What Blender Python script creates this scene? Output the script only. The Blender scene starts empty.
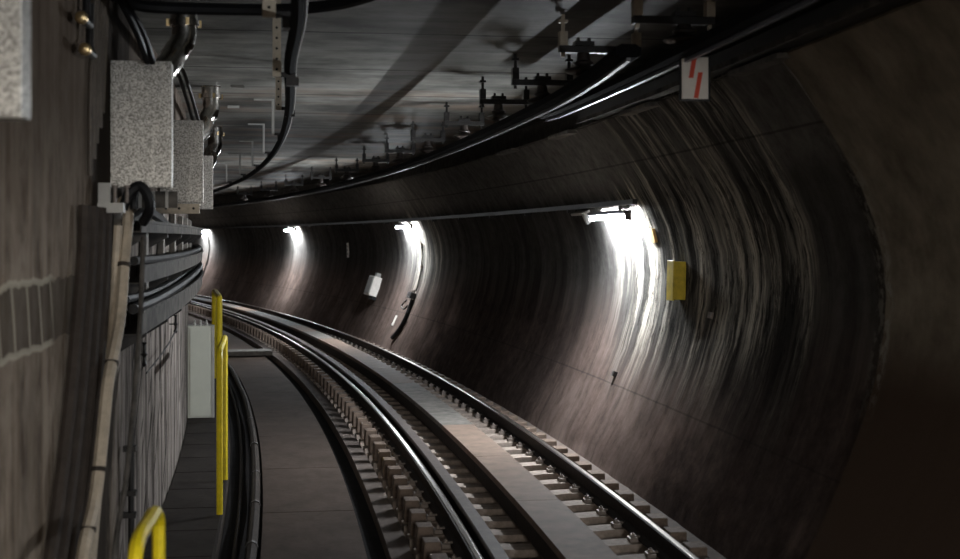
import bpy, bmesh, math, random
from mathutils import Vector, Matrix
random.seed(7)
S = bpy.context.scene
COL = S.collection
PI = math.pi

# ------------------------------------------------------------------ camera, world, exposure
H = 2.248
cd = bpy.data.cameras.new('camera'); cam = bpy.data.objects.new('camera', cd); COL.objects.link(cam)
cam.location = (0, 0, H); cam.rotation_euler = (PI/2, 0, 0)
cd.sensor_width = 36; cd.lens = 1350/960*36; cd.shift_y = -42.1/960; cd.clip_start = .05; cd.clip_end = 300
cd.dof.use_dof = True; cd.dof.focus_distance = 16.0; cd.dof.aperture_fstop = 2.2
S.camera = cam
w = bpy.data.worlds.new('world'); S.world = w; w.use_nodes = True
w.node_tree.nodes['Background'].inputs[0].default_value = (.55, .6, .7, 1)
w.node_tree.nodes['Background'].inputs[1].default_value = 0.0
S.view_settings.view_transform = 'Standard'; S.view_settings.look = 'None'
S.view_settings.exposure = 0.0; S.view_settings.gamma = 1; S.view_settings.use_curve_mapping = False
REAR_POWER = 500.0
LAMP = 1250.0            # emission of the fluorescent tubes

# unseen warm light from behind the camera, shining forward under the added beam
ld = bpy.data.lights.new('rear_light', 'AREA'); lo = bpy.data.objects.new('rear_light', ld); COL.objects.link(lo)
ld.shape = 'RECTANGLE'; ld.size = 2.0; ld.size_y = .85; ld.energy = REAR_POWER; ld.color = (1.0, .93, .84)
lo.location = (1.9, -9.0, 3.35); lo.rotation_euler = (PI/2, 0, math.radians(8))

# ------------------------------------------------------------------ tunnel coordinates (u lateral from the track centre, s along, z up)
CX, CY, RC = -150.031, -10.924, 152.1535
TC = math.atan2(-CY, -CX)
def th(s): return TC + s/RC
def P(u, s, z):
    a = th(s); r = RC+u
    return Vector((CX+r*math.cos(a), CY+r*math.sin(a), z))

# ------------------------------------------------------------------ mesh helpers
def finish(name, bm, mat, parent=None, smooth=False, bevel=0, fix=True):
    if fix: bmesh.ops.recalc_face_normals(bm, faces=bm.faces)
    me = bpy.data.meshes.new(name); bm.to_mesh(me); bm.free()
    if smooth:
        for p in me.polygons: p.use_smooth = True
    me.materials.append(mat)
    o = bpy.data.objects.new(name, me); COL.objects.link(o)
    if parent: o.parent = parent
    if bevel:
        m = o.modifiers.new('bevel', 'BEVEL'); m.width = bevel; m.segments = 2; m.limit_method = 'ANGLE'
    if smooth:
        m = o.modifiers.new('edges', 'EDGE_SPLIT'); m.split_angle = math.radians(40)
    return o
def tag(o, label, cat, group=None, kind=None):
    o['label'] = label; o['category'] = cat
    if group: o['group'] = group
    if kind: o['kind'] = kind
    return o
def thing(name, label, cat, u, s, z, group=None):
    o = bpy.data.objects.new(name, None); COL.objects.link(o)
    o.location = P(u, s, z); o.rotation_euler = (0, 0, th(s)); o.empty_display_size = .1
    return tag(o, label, cat, group)
def struct(o):
    o['kind'] = 'structure'; return o
def dup(root, label=None, loc=None, rot=None):
    r = root.copy(); COL.objects.link(r)
    if label: r['label'] = label
    if loc is not None: r.location = loc
    if rot is not None: r.rotation_euler = rot
    for ch in list(root.children):
        c = ch.copy(); COL.objects.link(c); c.parent = r
        for g in list(ch.children):
            d = g.copy(); COL.objects.link(d); d.parent = c
    return r
def dup_at(root, u, s, z, label=None):
    return dup(root, label, P(u, s, z), (0, 0, th(s)))
def uvquad(bm, f, uvs):
    l = bm.loops.layers.uv.verify()
    for lp, c in zip(f.loops, uvs): lp[l].uv = c
def sweep_bm(bm, prof, s0, s1, step=1.0, closed=True, caps=True, vmode='len', wob=None, org=None):
    """prof: [(u, z)] swept along the curved track; UV = (s, z or running length)"""
    n = max(1, int(math.ceil((s1-s0)/step)))
    ss = [s0+(s1-s0)*i/n for i in range(n+1)]
    L = [0]
    pp = list(prof)+([prof[0]] if closed else [])
    for a, b in zip(pp, pp[1:]): L.append(L[-1]+math.hypot(a[0]-b[0], a[1]-b[1]))
    vv = [p[1] for p in pp] if vmode == 'z' else ([p[0] for p in pp] if vmode == 'u' else L)
    rows = []
    for s in ss:
        r = []
        for (u, z) in prof:
            if wob: u, z = wob(u, s, z)
            p = P(u, s, z)
            if org: p = org.inverted() @ p
            r.append(bm.verts.new(p))
        rows.append(r)
    m = len(prof)
    for i in range(n):
        for j in range(m if closed else m-1):
            k = (j+1) % m
            f = bm.faces.new((rows[i][j], rows[i][k], rows[i+1][k], rows[i+1][j]))
            uvquad(bm, f, [(ss[i], vv[j]), (ss[i], vv[j+1]), (ss[i+1], vv[j+1]), (ss[i+1], vv[j])])
    if closed and caps:
        for r in (rows[0], rows[-1]):
            try: bm.faces.new(r)
            except Exception: pass
    return bm
def mat_of(o):
    return Matrix.Translation(o.location) @ Matrix.Rotation(o.rotation_euler.z, 4, 'Z')
def sweep(name, prof, s0, s1, mat, parent=None, step=1.0, closed=True, vmode='len', wob=None, smooth=False):
    bm = bmesh.new()
    sweep_bm(bm, prof, s0, s1, step, closed, True, vmode, wob, mat_of(parent) if parent else None)
    return finish(name, bm, mat, parent, smooth, fix=closed)
def rect(u0, u1, z0, z1): return [(u0, z0), (u1, z0), (u1, z1), (u0, z1)]
def box(bm, x0, x1, y0, y1, z0, z1, M=None):
    vs = [Vector((x, y, z)) for x in (x0, x1) for y in (y0, y1) for z in (z0, z1)]
    if M: vs = [M @ v for v in vs]
    v = [bm.verts.new(p) for p in vs]
    for f in ((0, 1, 3, 2), (4, 6, 7, 5), (0, 4, 5, 1), (2, 3, 7, 6), (0, 2, 6, 4), (1, 5, 7, 3)):
        bm.faces.new([v[i] for i in f])
    return bm
def bx(*a, M=None): return box(bmesh.new(), *a, M=M)
def spline(pts, n=6):
    pts = [Vector(p) for p in pts]
    if len(pts) < 3: return pts
    q = [pts[0]*2-pts[1]]+pts+[pts[-1]*2-pts[-2]]
    out = []
    for i in range(1, len(q)-2):
        a, b, c, d = q[i-1:i+3]
        for k in range(n):
            t = k/n
            out.append(.5*((2*b)+(c-a)*t+(2*a-5*b+4*c-d)*t*t+(3*b-a-3*c+d)*t**3))
    out.append(pts[-1]); return out
def tube(bm, pts, r, seg=8, caps=True):
    pts = [Vector(p) for p in pts]
    rad = r if isinstance(r, (list, tuple)) else [r]*len(pts)
    rings = []
    d0 = (pts[1]-pts[0]).normalized()
    nrm = d0.orthogonal().normalized()
    for i, p in enumerate(pts):
        a = pts[max(0, i-1)]; b = pts[min(len(pts)-1, i+1)]
        d = (b-a)
        d = d.normalized() if d.length > 1e-9 else d0
        nrm = (nrm - d*nrm.dot(d))
        nrm = nrm.normalized() if nrm.length > 1e-6 else d.orthogonal().normalized()
        bn = d.cross(nrm)
        rings.append([bm.verts.new(p+rad[i]*(math.cos(2*PI*k/seg)*nrm+math.sin(2*PI*k/seg)*bn)) for k in range(seg)])
    for A, B in zip(rings, rings[1:]):
        for k in range(seg): bm.faces.new((A[k], A[(k+1) % seg], B[(k+1) % seg], B[k]))
    if caps: bm.faces.new(rings[0]); bm.faces.new(rings[-1])
    return bm
def lathe(bm, prof, seg=16, M=None):
    """prof [(r, z)] about z"""
    rows = []
    for r, z in prof:
        rows.append([bm.verts.new((M or Matrix()) @ Vector((r*math.cos(2*PI*k/seg), r*math.sin(2*PI*k/seg), z))) for k in range(seg)])
    for A, B in zip(rows, rows[1:]):
        for k in range(seg): bm.faces.new((A[k], A[(k+1) % seg], B[(k+1) % seg], B[k]))
    bm.faces.new(rows[0]); bm.faces.new(rows[-1])
    return bm
def trackpath(pts, n=4):   # pts (u,s,z) -> world, curved
    out = []
    for q in spline(pts, n): out.append(P(q.x, q.y, q.z))
    return out
def cable(name, pts, r, mat, label=None, cat='cable', group=None, n=5, seg=8, parent=None):
    bm = bmesh.new(); pp = trackpath(pts, n)
    if parent:
        inv = mat_of(parent).inverted(); pp = [inv @ p for p in pp]
    tube(bm, pp, r, seg)
    o = finish(name, bm, mat, parent, smooth=True)
    if label: tag(o, label, cat, group)
    return o

# ------------------------------------------------------------------ materials
class NT:
    def __init__(s, name, rough=.7, metal=0, spec=.5):
        s.m = bpy.data.materials.new(name); s.m.use_nodes = True
        s.t = s.m.node_tree; s.b = s.t.nodes['Principled BSDF']
        s.b.inputs['Roughness'].default_value = rough; s.b.inputs['Metallic'].default_value = metal
        s.b.inputs['Specular IOR Level'].default_value = spec
    def n(s, kind, **kw):
        x = s.t.nodes.new(kind)
        for k, v in kw.items(): setattr(x, k, v)
        return x
    def l(s, a, b): s.t.links.new(a, b)
    def uv(s, sc=(1, 1, 1), off=(0, 0, 0), obj=False):
        c = s.n('ShaderNodeTexCoord'); m = s.n('ShaderNodeMapping')
        s.l(c.outputs['Object' if obj else 'UV'], m.inputs[0])
        m.inputs['Scale'].default_value = sc; m.inputs['Location'].default_value = off
        return m.outputs[0]
    def noise(s, vec, scale=1, detail=6, rough=.6, dist=0):
        x = s.n('ShaderNodeTexNoise'); s.l(vec, x.inputs['Vector'])
        x.inputs['Scale'].default_value = scale; x.inputs['Detail'].default_value = detail
        x.inputs['Roughness'].default_value = rough; x.inputs['Distortion'].default_value = dist
        return x.outputs['Fac']
    def ramp(s, fac, stops, interp='LINEAR'):
        x = s.n('ShaderNodeValToRGB'); s.l(fac, x.inputs[0]); x.color_ramp.interpolation = interp
        e = x.color_ramp.elements
        while len(e) < len(stops): e.new(.5)
        for k, (p, c) in enumerate(stops):
            e[k].position = p; e[k].color = (c, c, c, 1) if isinstance(c, (int, float)) else (*c, 1)
        return x.outputs[0]
    def mix(s, fac, a, b, mode='MIX'):
        x = s.n('ShaderNodeMix', data_type='RGBA', blend_type=mode)
        for k, v in ((0, fac), (6, a), (7, b)):
            if isinstance(v, (int, float)): x.inputs[k].default_value = v if k == 0 else (v, v, v, 1)
            elif isinstance(v, tuple): x.inputs[k].default_value = (*v, 1)
            else: s.l(v, x.inputs[k])
        return x.outputs[2]
    def math(s, op, a, b=0, c=0):
        x = s.n('ShaderNodeMath', operation=op)
        for k, v in enumerate((a, b, c)):
            if isinstance(v, (int, float)): x.inputs[k].default_value = v
            else: s.l(v, x.inputs[k])
        return x.outputs[0]
    def sep(s, vec):
        x = s.n('ShaderNodeSeparateXYZ'); s.l(vec, x.inputs[0]); return x.outputs
    def rng(s, v, a, b, c=0, d=1, smooth=True):
        x = s.n('ShaderNodeMapRange'); x.interpolation_type = 'SMOOTHSTEP' if smooth else 'LINEAR'
        s.l(v, x.inputs[0])
        for k, q in zip((1, 2, 3, 4), (a, b, c, d)): x.inputs[k].default_value = q
        return x.outputs[0]
    def bump(s, h, strength=.4, dist=.02, prev=None):
        x = s.n('ShaderNodeBump'); x.inputs['Strength'].default_value = strength; x.inputs['Distance'].default_value = dist
        s.l(h, x.inputs['Height'])
        if prev: s.l(prev, x.inputs['Normal'])
        s.l(x.outputs[0], s.b.inputs['Normal']); return x.outputs[0]
    def col(s, c):
        if isinstance(c, tuple): s.b.inputs['Base Color'].default_value = (*c, 1)
        else: s.l(c, s.b.inputs['Base Color'])
    def rgh(s, v): s.l(v, s.b.inputs['Roughness'])

def simple(name, c, rough=.6, metal=0, var=.35, scale=9, bump=.15, obj=True, spec=.5):
    t = NT(name, rough, metal, spec)
    v = t.uv(obj=obj)
    n = t.noise(v, scale, 6, .65)
    d = tuple(x*(1-var) for x in c); e = tuple(min(1, x*(1+var)) for x in c)
    t.col(t.ramp(n, [(.3, d), (.7, e)]))
    if bump: t.bump(t.noise(v, scale*6, 4), bump, .01)
    return t.m

def m_right():
    t = NT('lining_concrete', .9, spec=0.0)
    v = t.uv(); x, z, _ = t.sep(v)
    wq = t.math('MULTIPLY', t.math('SUBTRACT', t.noise(t.uv((1.2, 1.1, 1), (2, 2, 0)), 1, 3), .5), .16)
    def sv(sx, sz, off):      # stretched coordinates, gently wandering
        c = t.n('ShaderNodeCombineXYZ')
        t.l(t.math('MULTIPLY', t.math('ADD', t.math('ADD', x, wq), off), sx), c.inputs[0]); t.l(t.math('MULTIPLY', z, sz), c.inputs[1])
        c.inputs[2].default_value = off; return c.outputs[0]
    a = t.noise(sv(3.2, .22, 0), 1, 6, .6)           # broad runs
    b = t.noise(sv(11, .8, 3), 1, 8, .72)            # thin runs
    c = t.noise(sv(1.1, .5, 9), 1, 4, .5)
    g = t.noise(t.uv((3, 3, 1)), 2, 12, .72)
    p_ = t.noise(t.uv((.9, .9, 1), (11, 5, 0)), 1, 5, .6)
    base = t.mix(t.ramp(a, [(.35, 0), (.7, 1)]), (.06, .057, .054), (.14, .134, .125))
    base = t.mix(t.ramp(g, [(.38, 0), (.7, .6)]), base, (.028, .026, .025))
    base = t.mix(t.ramp(p_, [(.5, 0), (.75, .6)]), base, (.12, .112, .10))
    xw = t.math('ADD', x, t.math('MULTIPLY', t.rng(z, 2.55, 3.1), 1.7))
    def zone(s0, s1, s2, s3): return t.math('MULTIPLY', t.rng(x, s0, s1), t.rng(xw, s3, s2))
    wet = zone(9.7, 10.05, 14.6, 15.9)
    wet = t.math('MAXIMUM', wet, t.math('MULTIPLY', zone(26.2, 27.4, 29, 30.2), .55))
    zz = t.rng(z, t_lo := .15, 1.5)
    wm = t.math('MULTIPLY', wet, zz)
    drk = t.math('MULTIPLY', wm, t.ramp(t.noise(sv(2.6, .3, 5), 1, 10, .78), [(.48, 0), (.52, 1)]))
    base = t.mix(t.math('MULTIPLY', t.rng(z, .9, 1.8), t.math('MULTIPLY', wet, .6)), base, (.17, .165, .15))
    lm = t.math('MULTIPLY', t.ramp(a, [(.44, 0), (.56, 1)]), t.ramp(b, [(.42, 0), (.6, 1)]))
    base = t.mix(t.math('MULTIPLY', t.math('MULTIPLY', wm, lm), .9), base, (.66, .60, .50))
    base = t.mix(t.math('MULTIPLY', drk, .82), base, (.022, .021, .02))
    blk = t.math('MULTIPLY', wm, t.ramp(t.noise(sv(10, 2.0, 6), 1, 10, .85), [(.53, 0), (.57, 1)]))
    base = t.mix(t.math('MULTIPLY', blk, .85), base, (.014, .013, .013))
    up_ = t.rng(z, 2.65, 2.95)  # bounced light above the conduit, put in as a paler upper lining
    base = t.mix(t.math('MULTIPLY', up_, t.math('SUBTRACT', .55, t.math('MULTIPLY', wet, .35))), base, t.mix(t.ramp(g, [(.4, 0), (.65, 1)]), (.26, .25, .23), (.14, .13, .12)))
    # iron dust on the lower lining
    dz = t.math('ADD', z, t.math('MULTIPLY', wet, .45))
    dust = t.math('MULTIPLY', t.rng(dz, 1.9, .8), t.ramp(c, [(.15, .7), (.6, 1)]))
    dc = t.mix(t.ramp(t.math('ADD', t.math('MULTIPLY', a, .45), t.math('MULTIPLY', g, .55)), [(.38, 0), (.64, 1)]), (.075, .054, .046), (.19, .14, .12))
    dc = t.mix(t.ramp(p_, [(.5, 0), (.7, .6)]), dc, (.29, .215, .185))
    base = t.mix(t.math('MULTIPLY', dust, t.math('SUBTRACT', .95, t.math('MULTIPLY', drk, .7))), base, dc)
    # darker zones on the lower lining, uneven, with ragged limits
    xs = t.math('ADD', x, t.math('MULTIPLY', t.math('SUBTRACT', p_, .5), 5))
    darken = t.math('MAXIMUM', t.math('MULTIPLY', t.rng(xs, 8, 9), t.rng(xs, 12.6, 11.2)), t.math('MULTIPLY', t.rng(xs, 16.4, 18), t.rng(xs, 27, 24)))
    darken = t.math('MULTIPLY', darken, t.rng(t.math('ADD', z, t.math('MULTIPLY', t.math('SUBTRACT', a, .5), 1.5)), 1.9, 1.0))
    darken = t.math('MULTIPLY', darken, t.ramp(g, [(.3, 1), (.7, .65)]))
    base = t.mix(t.math('MULTIPLY', darken, .74), base, (.022, .018, .018))
    # ring joints
    fr = t.math('ABSOLUTE', t.math('SUBTRACT', t.math('FRACT', t.math('DIVIDE', t.math('ADD', x, 100.4), 1.55)), .5))
    j = t.rng(fr, .492, .497)
    base = t.mix(t.math('MULTIPLY', j, .35), base, (.03, .028, .027))
    for zj, zo in ((3.02, .5), (.62, .4)):
        hj = t.rng(t.math('ABSOLUTE', t.math('SUBTRACT', z, zj)), .012, .004)
        base = t.mix(t.math('MULTIPLY', hj, zo), base, (.03, .028, .027))
    # near section: smooth dark panels
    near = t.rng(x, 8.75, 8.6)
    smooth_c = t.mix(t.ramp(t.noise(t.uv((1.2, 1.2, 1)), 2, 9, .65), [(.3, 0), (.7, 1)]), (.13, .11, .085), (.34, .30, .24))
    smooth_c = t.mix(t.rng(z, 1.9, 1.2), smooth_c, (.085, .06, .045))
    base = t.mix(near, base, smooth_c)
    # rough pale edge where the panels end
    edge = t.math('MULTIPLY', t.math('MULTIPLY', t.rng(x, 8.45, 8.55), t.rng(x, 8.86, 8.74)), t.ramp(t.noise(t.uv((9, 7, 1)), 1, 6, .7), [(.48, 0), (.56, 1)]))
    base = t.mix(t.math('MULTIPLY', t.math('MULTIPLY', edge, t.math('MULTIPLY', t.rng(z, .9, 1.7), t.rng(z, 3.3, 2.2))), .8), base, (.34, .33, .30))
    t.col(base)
    h = t.math('ADD', t.math('MULTIPLY', a, .5), t.math('MULTIPLY', t.math('MULTIPLY', b, wm), 1.6))
    n1 = t.bump(h, .6, .03)
    t.bump(g, .35, .02, n1)
    return t.m

def m_left():
    t = NT('left_wall_concrete', .85, spec=.02)
    v = t.uv(); x, z, _ = t.sep(v)
    a = t.noise(t.uv((7, .35, 1)), 1, 9, .66, .3)
    g = t.noise(t.uv((2.2, 1.2, 1), (4, 4, 0)), 1.2, 10, .72)
    k = t.noise(t.uv((2.2, .5, 1), (1, 9, 0)), 1, 5, .6)
    base = t.mix(t.ramp(a, [(.4, 0), (.6, 1)]), (.12, .09, .066), (.30, .24, .185))
    base = t.mix(t.ramp(g, [(.42, 0), (.62, .75)]), base, (.42, .35, .28))
    base = t.mix(t.ramp(k, [(.5, 0), (.7, .6)]), base, (.08, .066, .055))
    # far stretch: grey shuttered blocks with small dark pockets
    far = t.rng(x, 8.9, 9.6)
    q = t.noise(t.uv((4.5, .5, 1), (2, 8, 0)), 1, 8, .72, .4)
    fc = t.mix(t.ramp(q, [(.42, 0), (.58, 1)]), (.05, .043, .038), (.34, .30, .27))
    ms = t.n('ShaderNodeMapping'); t.l(v, ms.inputs[0]); ms.inputs['Rotation'].default_value = (0, 0, -.7)
    ms2 = t.n('ShaderNodeMapping'); t.l(ms.outputs[0], ms2.inputs[0]); ms2.inputs['Scale'].default_value = (1.1, 5.5, 1)
    fc = t.mix(t.ramp(t.noise(ms2.outputs[0], 1.3, 2, .4), [(.62, 0), (.645, .9)]), fc, (.025, .022, .02))
    base = t.mix(far, base, fc)
    # dark rectangular patch with pale lime edges and runs, beside the cables
    zt = t.math('ADD', 1.99, t.math('MULTIPLY', t.noise(t.uv((5, .01, 1)), 1, 2), .10))
    zt = t.math('ADD', zt, 0)
    up = t.math('LESS_THAN', z, zt)
    zb = t.math('ADD', t.math('MULTIPLY', x, .0), t.math('ADD', 1.67, t.math('MULTIPLY', t.noise(t.uv((2, .01, 1), (8, 0, 0)), 1, 2), .12)))
    lo = t.math('GREATER_THAN', z, zb)
    sx = t.rng(x, 7.75, 7.6)
    patch = t.math('MULTIPLY', t.math('MULTIPLY', up, lo), sx)
    base = t.mix(t.math('MULTIPLY', patch, .62), base, (.045, .037, .028))
    sx2 = t.rng(x, 7.1, 6.9)
    e1 = t.rng(t.math('ABSOLUTE', t.math('SUBTRACT', z, zt)), .022, .010)
    e2 = t.rng(t.math('ABSOLUTE', t.math('SUBTRACT', z, zb)), .022, .010)
    lines = t.n('ShaderNodeTexWave', wave_type='BANDS', bands_direction='X')
    rot = t.uv((1, 1, 1)); rm = t.n('ShaderNodeMapping'); t.l(rot, rm.inputs[0]); rm.inputs['Rotation'].default_value = (0, 0, -.28)
    t.l(rm.outputs[0], lines.inputs[0]); lines.inputs['Scale'].default_value = 1.15
    lines.inputs['Distortion'].default_value = 2.2; lines.inputs['Detail'].default_value = 1.5
    ln = t.math('MULTIPLY', t.rng(lines.outputs['Fac'], .95, .985), patch)
    ch = t.math('MULTIPLY', t.math('MAXIMUM', t.math('MAXIMUM', e1, e2), ln), sx2)
    base = t.mix(t.math('MULTIPLY', ch, .6), base, (.60, .54, .43))
    # shade on the top of the wall, painted into its colour
    darken = t.rng(z, 2.0, 3.0)
    base = t.mix(t.math('MULTIPLY', darken, .72), base, (.065, .046, .033))
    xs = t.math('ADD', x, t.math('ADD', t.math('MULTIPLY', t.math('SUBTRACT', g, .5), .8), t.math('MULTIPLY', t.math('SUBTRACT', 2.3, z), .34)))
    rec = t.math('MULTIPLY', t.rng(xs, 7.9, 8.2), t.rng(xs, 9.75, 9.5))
    base = t.mix(t.math('MULTIPLY', rec, .85), base, (.022, .018, .015))     # recess darkness painted on the flat wall behind the cable bundle
    t.col(base)
    n1 = t.bump(a, .45, .03); t.bump(g, .3, .02, n1)
    return t.m

def m_ceiling():
    t = NT('ceiling_concrete', .6, spec=.1)
    v = t.uv(); x, y, _ = t.sep(v)
    a = t.noise(t.uv((5, .55, 1)), 1, 9, .68, .6)
    g = t.noise(t.uv((1.6, 1.6, 1), (3, 3, 0)), 1, 10, .7)
    c = t.noise(t.uv((.8, .7, 1), (5, 1, 0)), 1, 6, .6)
    base = t.mix(t.ramp(a, [(.3, 0), (.7, 1)]), (.11, .11, .10), (.29, .288, .262))
    base = t.mix(t.ramp(g, [(.45, 0), (.62, .7)]), base, (.28, .275, .25))
    base = t.mix(t.ramp(c, [(.44, 0), (.60, .8)]), base, (.045, .043, .038))
    r = t.noise(t.uv((1.0, .4, 1), (7, 3, 0)), 1, 5)
    base = t.mix(t.math('MULTIPLY', t.ramp(r, [(.48, 0), (.66, .6)]), t.rng(x, 13, 16)), base, (.27, .17, .115))
    fr = t.math('ABSOLUTE', t.math('SUBTRACT', t.math('FRACT', t.math('DIVIDE', t.math('ADD', t.math('ADD', x, 99.65), t.math('MULTIPLY', t.noise(t.uv((.2, 1.2, 1)), 1, 3), .12)), 2.35)), .5))
    j = t.rng(fr, .485, .495)
    base = t.mix(t.math('MULTIPLY', j, .9), base, (.015, .015, .014))
    fr2 = t.math('ABSOLUTE', t.math('SUBTRACT', t.math('FRACT', t.math('DIVIDE', t.math('ADD', x, 100), .39)), .5))
    j2 = t.rng(fr2, .47, .49)
    base = t.mix(t.math('MULTIPLY', j2, .08), base, (.05, .05, .045))
    t.col(base)
    t.bump(t.math('SUBTRACT', a, j), .35, .02)
    return t.m

def m_ground(name, c1, c2, rough=.75, seams=None, sc=1.0):
    t = NT(name, rough, spec=.06)
    a = t.noise(t.uv((2*sc, 3*sc, 1)), 1, 8, .65, .3)
    g = t.noise(t.uv((12*sc, 12*sc, 1)), 1, 6, .6)
    base = t.mix(t.ramp(a, [(.3, 0), (.7, 1)]), c1, c2)
    base = t.mix(t.ramp(g, [(.5, 0), (.8, .4)]), base, tuple(x*.45 for x in c1))
    t.col(base); t.bump(g, .35, .01)
    return t.m

def m_galv():
    t = NT('galvanised_steel', .38, .75)
    v = t.uv(obj=True)
    vo = t.n('ShaderNodeTexVoronoi'); t.l(v, vo.inputs['Vector']); vo.inputs['Scale'].default_value = 130
    sp = t.n('ShaderNodeSeparateColor'); t.l(vo.outputs['Color'], sp.inputs[0])
    n = t.noise(v, 30, 6, .7)
    f = t.math('ADD', t.math('MULTIPLY', sp.outputs[0], .6), t.math('MULTIPLY', n, .5))
    t.col(t.ramp(f, [(.3, (.22, .21, .19)), (.8, (.62, .60, .56))]))
    t.rgh(t.ramp(f, [(.2, .62), (.8, .45)]))
    t.bump(f, .15, .004)
    return t.m

M = {}
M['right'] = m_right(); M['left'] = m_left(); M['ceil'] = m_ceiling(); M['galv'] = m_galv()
M['bed'] = m_ground('track_bed_concrete', (.05, .043, .038), (.10, .085, .075))
M['gutter'] = m_ground('drain_concrete', (.10, .083, .073), (.17, .14, .125))
M['walk'] = m_ground('walkway_board', (.060, .045, .036), (.105, .08, .066), .7)
M['walkdark'] = m_ground('walkway_slab', (.022, .019, .017), (.045, .038, .034), .7)
M['void'] = m_ground('black_recess', (.012, .011, .011), (.022, .02, .02), .9)
M['sleeper'] = simple('sleeper_concrete', (.32, .265, .225), .75, var=.35, scale=14, spec=.15)
M['block'] = simple('block_concrete', (.16, .12, .095), .75, var=.4, scale=18, spec=.15)
M['slabA'] = simple('cover_slab_brown', (.21, .155, .122), .7, var=.25, scale=5, spec=.15)
M['slabB'] = simple('cover_slab_grey', (.185, .172, .155), .7, var=.5, scale=6, spec=.15)
M['railsteel'] = simple('rusty_rail_steel', (.028, .02, .016), .75, .1, var=.4, scale=25, spec=.2)
M['shine'] = simple('polished_rail_head', (.50, .46, .42), .3, 1.0, var=.15, scale=30, bump=.02)
M['rustplate'] = simple('check_rail_steel', (.09, .07, .062), .6, .2, var=.35, scale=14)
M['clip'] = simple('clip_steel', (.20, .17, .15), .55, .5, var=.3, scale=40)
M['black'] = simple('black_plastic', (.008, .008, .009), .55, 0, var=.3, bump=.05, spec=.25)
M['blackmet'] = simple('black_steel', (.028, .026, .025), .45, .5, var=.35, scale=20)
M['alu'] = simple('aluminium_conductor', (.30, .31, .35), .42, 1.0, var=.1, bump=.02)
M['porc'] = simple('brown_insulator', (.045, .036, .032), .35, 0, var=.25)
M['yellow'] = simple('yellow_paint', (.78, .60, .01), .5, 0, var=.16, scale=16)
M['ybox'] = simple('yellow_box_paint', (.66, .50, .03), .45, 0, var=.22, scale=12)
M['orange'] = simple('orange_plate_paint', (.75, .48, .18), .5, var=.1)
M['cab'] = simple('cabinet_grey', (.50, .51, .44), .5, 0, var=.06, scale=4, bump=.02)
M['white'] = simple('white_enamel', (.85, .80, .74), .45, 0, var=.1, scale=8, bump=.02)
M['red'] = simple('red_enamel', (.75, .06, .015), .45, 0, var=.05, bump=0)
M['beige'] = simple('beige_conduit', (.50, .42, .32), .6, 0, var=.25, scale=10)
M['brown'] = simple('dark_cable_sheath', (.045, .036, .03), .7, 0, var=.3, spec=.15)
M['hood'] = simple('black_hood', (.007, .007, .008), .9, 0, var=.2, bump=0, spec=.08)
M['pale'] = simple('pale_dusty_steel', (.24, .22, .195), .7, .1, var=.5, scale=9, spec=.2)
M['dullbar'] = simple('worn_conductor_bar', (.14, .14, .145), .5, .8, var=.3, bump=.02)
M['riser'] = simple('brown_riser_sheath', (.10, .08, .062), .6, 0, var=.3)
M['tray'] = simple('tray_galvanised', (.075, .068, .060), .75, .1, var=.95, scale=5, spec=.2)
M['strut'] = simple('perforated_strut', (.50, .43, .33), .5, .2, var=.25, scale=14)
M['hole'] = simple('punched_hole', (.01, .01, .01), .9, bump=0)
M['brass'] = simple('brass_fitting', (.65, .48, .25), .3, .9, var=.2)
M['duct'] = simple('shiny_duct', (.60, .57, .53), .2, 1.0, var=.25, scale=10, bump=.05)
M['lightgrey'] = simple('light_grey_metal', (.36, .35, .325), .5, .1, var=.15)
M['ledge'] = simple('ledge_concrete', (.20, .19, .175), .8, var=.4, scale=8, spec=.15)
t = NT('fluorescent_tube', .4)
t.b.inputs['Emission Color'].default_value = (.90, .95, 1.0, 1); t.b.inputs['Emission Strength'].default_value = LAMP
t.col((.9, .9, .9)); M['tube'] = t.m

# ------------------------------------------------------------------ the setting
A0, A1 = -22.0, 84.0
PROF = [(1.10, -.30), (1.17, -.2), (1.24, 0), (1.38, .25), (1.5, .5), (1.61, .75), (1.71, 1.0), (1.80, 1.3), (1.86, 1.6), (1.88, 1.85),
        (1.86, 2.1), (1.80, 2.35), (1.70, 2.6), (1.57, 2.83), (1.42, 3.06), (1.27, 3.27), (1.13, 3.43)]
def wob_r(u, s, z):
    k = (s+100.4)/1.55; fr = abs(k-math.floor(k)-.5)
    g = .008 if fr > .47 else 0
    if s < 8.6: return u-.035, z
    return u+g+.006*math.sin(math.floor(k+.5)*7.3), z
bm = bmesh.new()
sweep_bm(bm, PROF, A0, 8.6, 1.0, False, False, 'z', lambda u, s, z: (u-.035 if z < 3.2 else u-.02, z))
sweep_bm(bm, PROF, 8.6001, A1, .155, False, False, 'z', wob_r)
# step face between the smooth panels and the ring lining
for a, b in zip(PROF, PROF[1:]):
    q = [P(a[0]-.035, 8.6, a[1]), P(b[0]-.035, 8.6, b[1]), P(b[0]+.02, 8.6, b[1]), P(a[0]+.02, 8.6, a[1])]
    f = bm.faces.new([bm.verts.new(p) for p in q]); uvquad(bm, f, [(9.1, a[1]), (9.1, b[1]), (9.2, b[1]), (9.2, a[1])])
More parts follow.
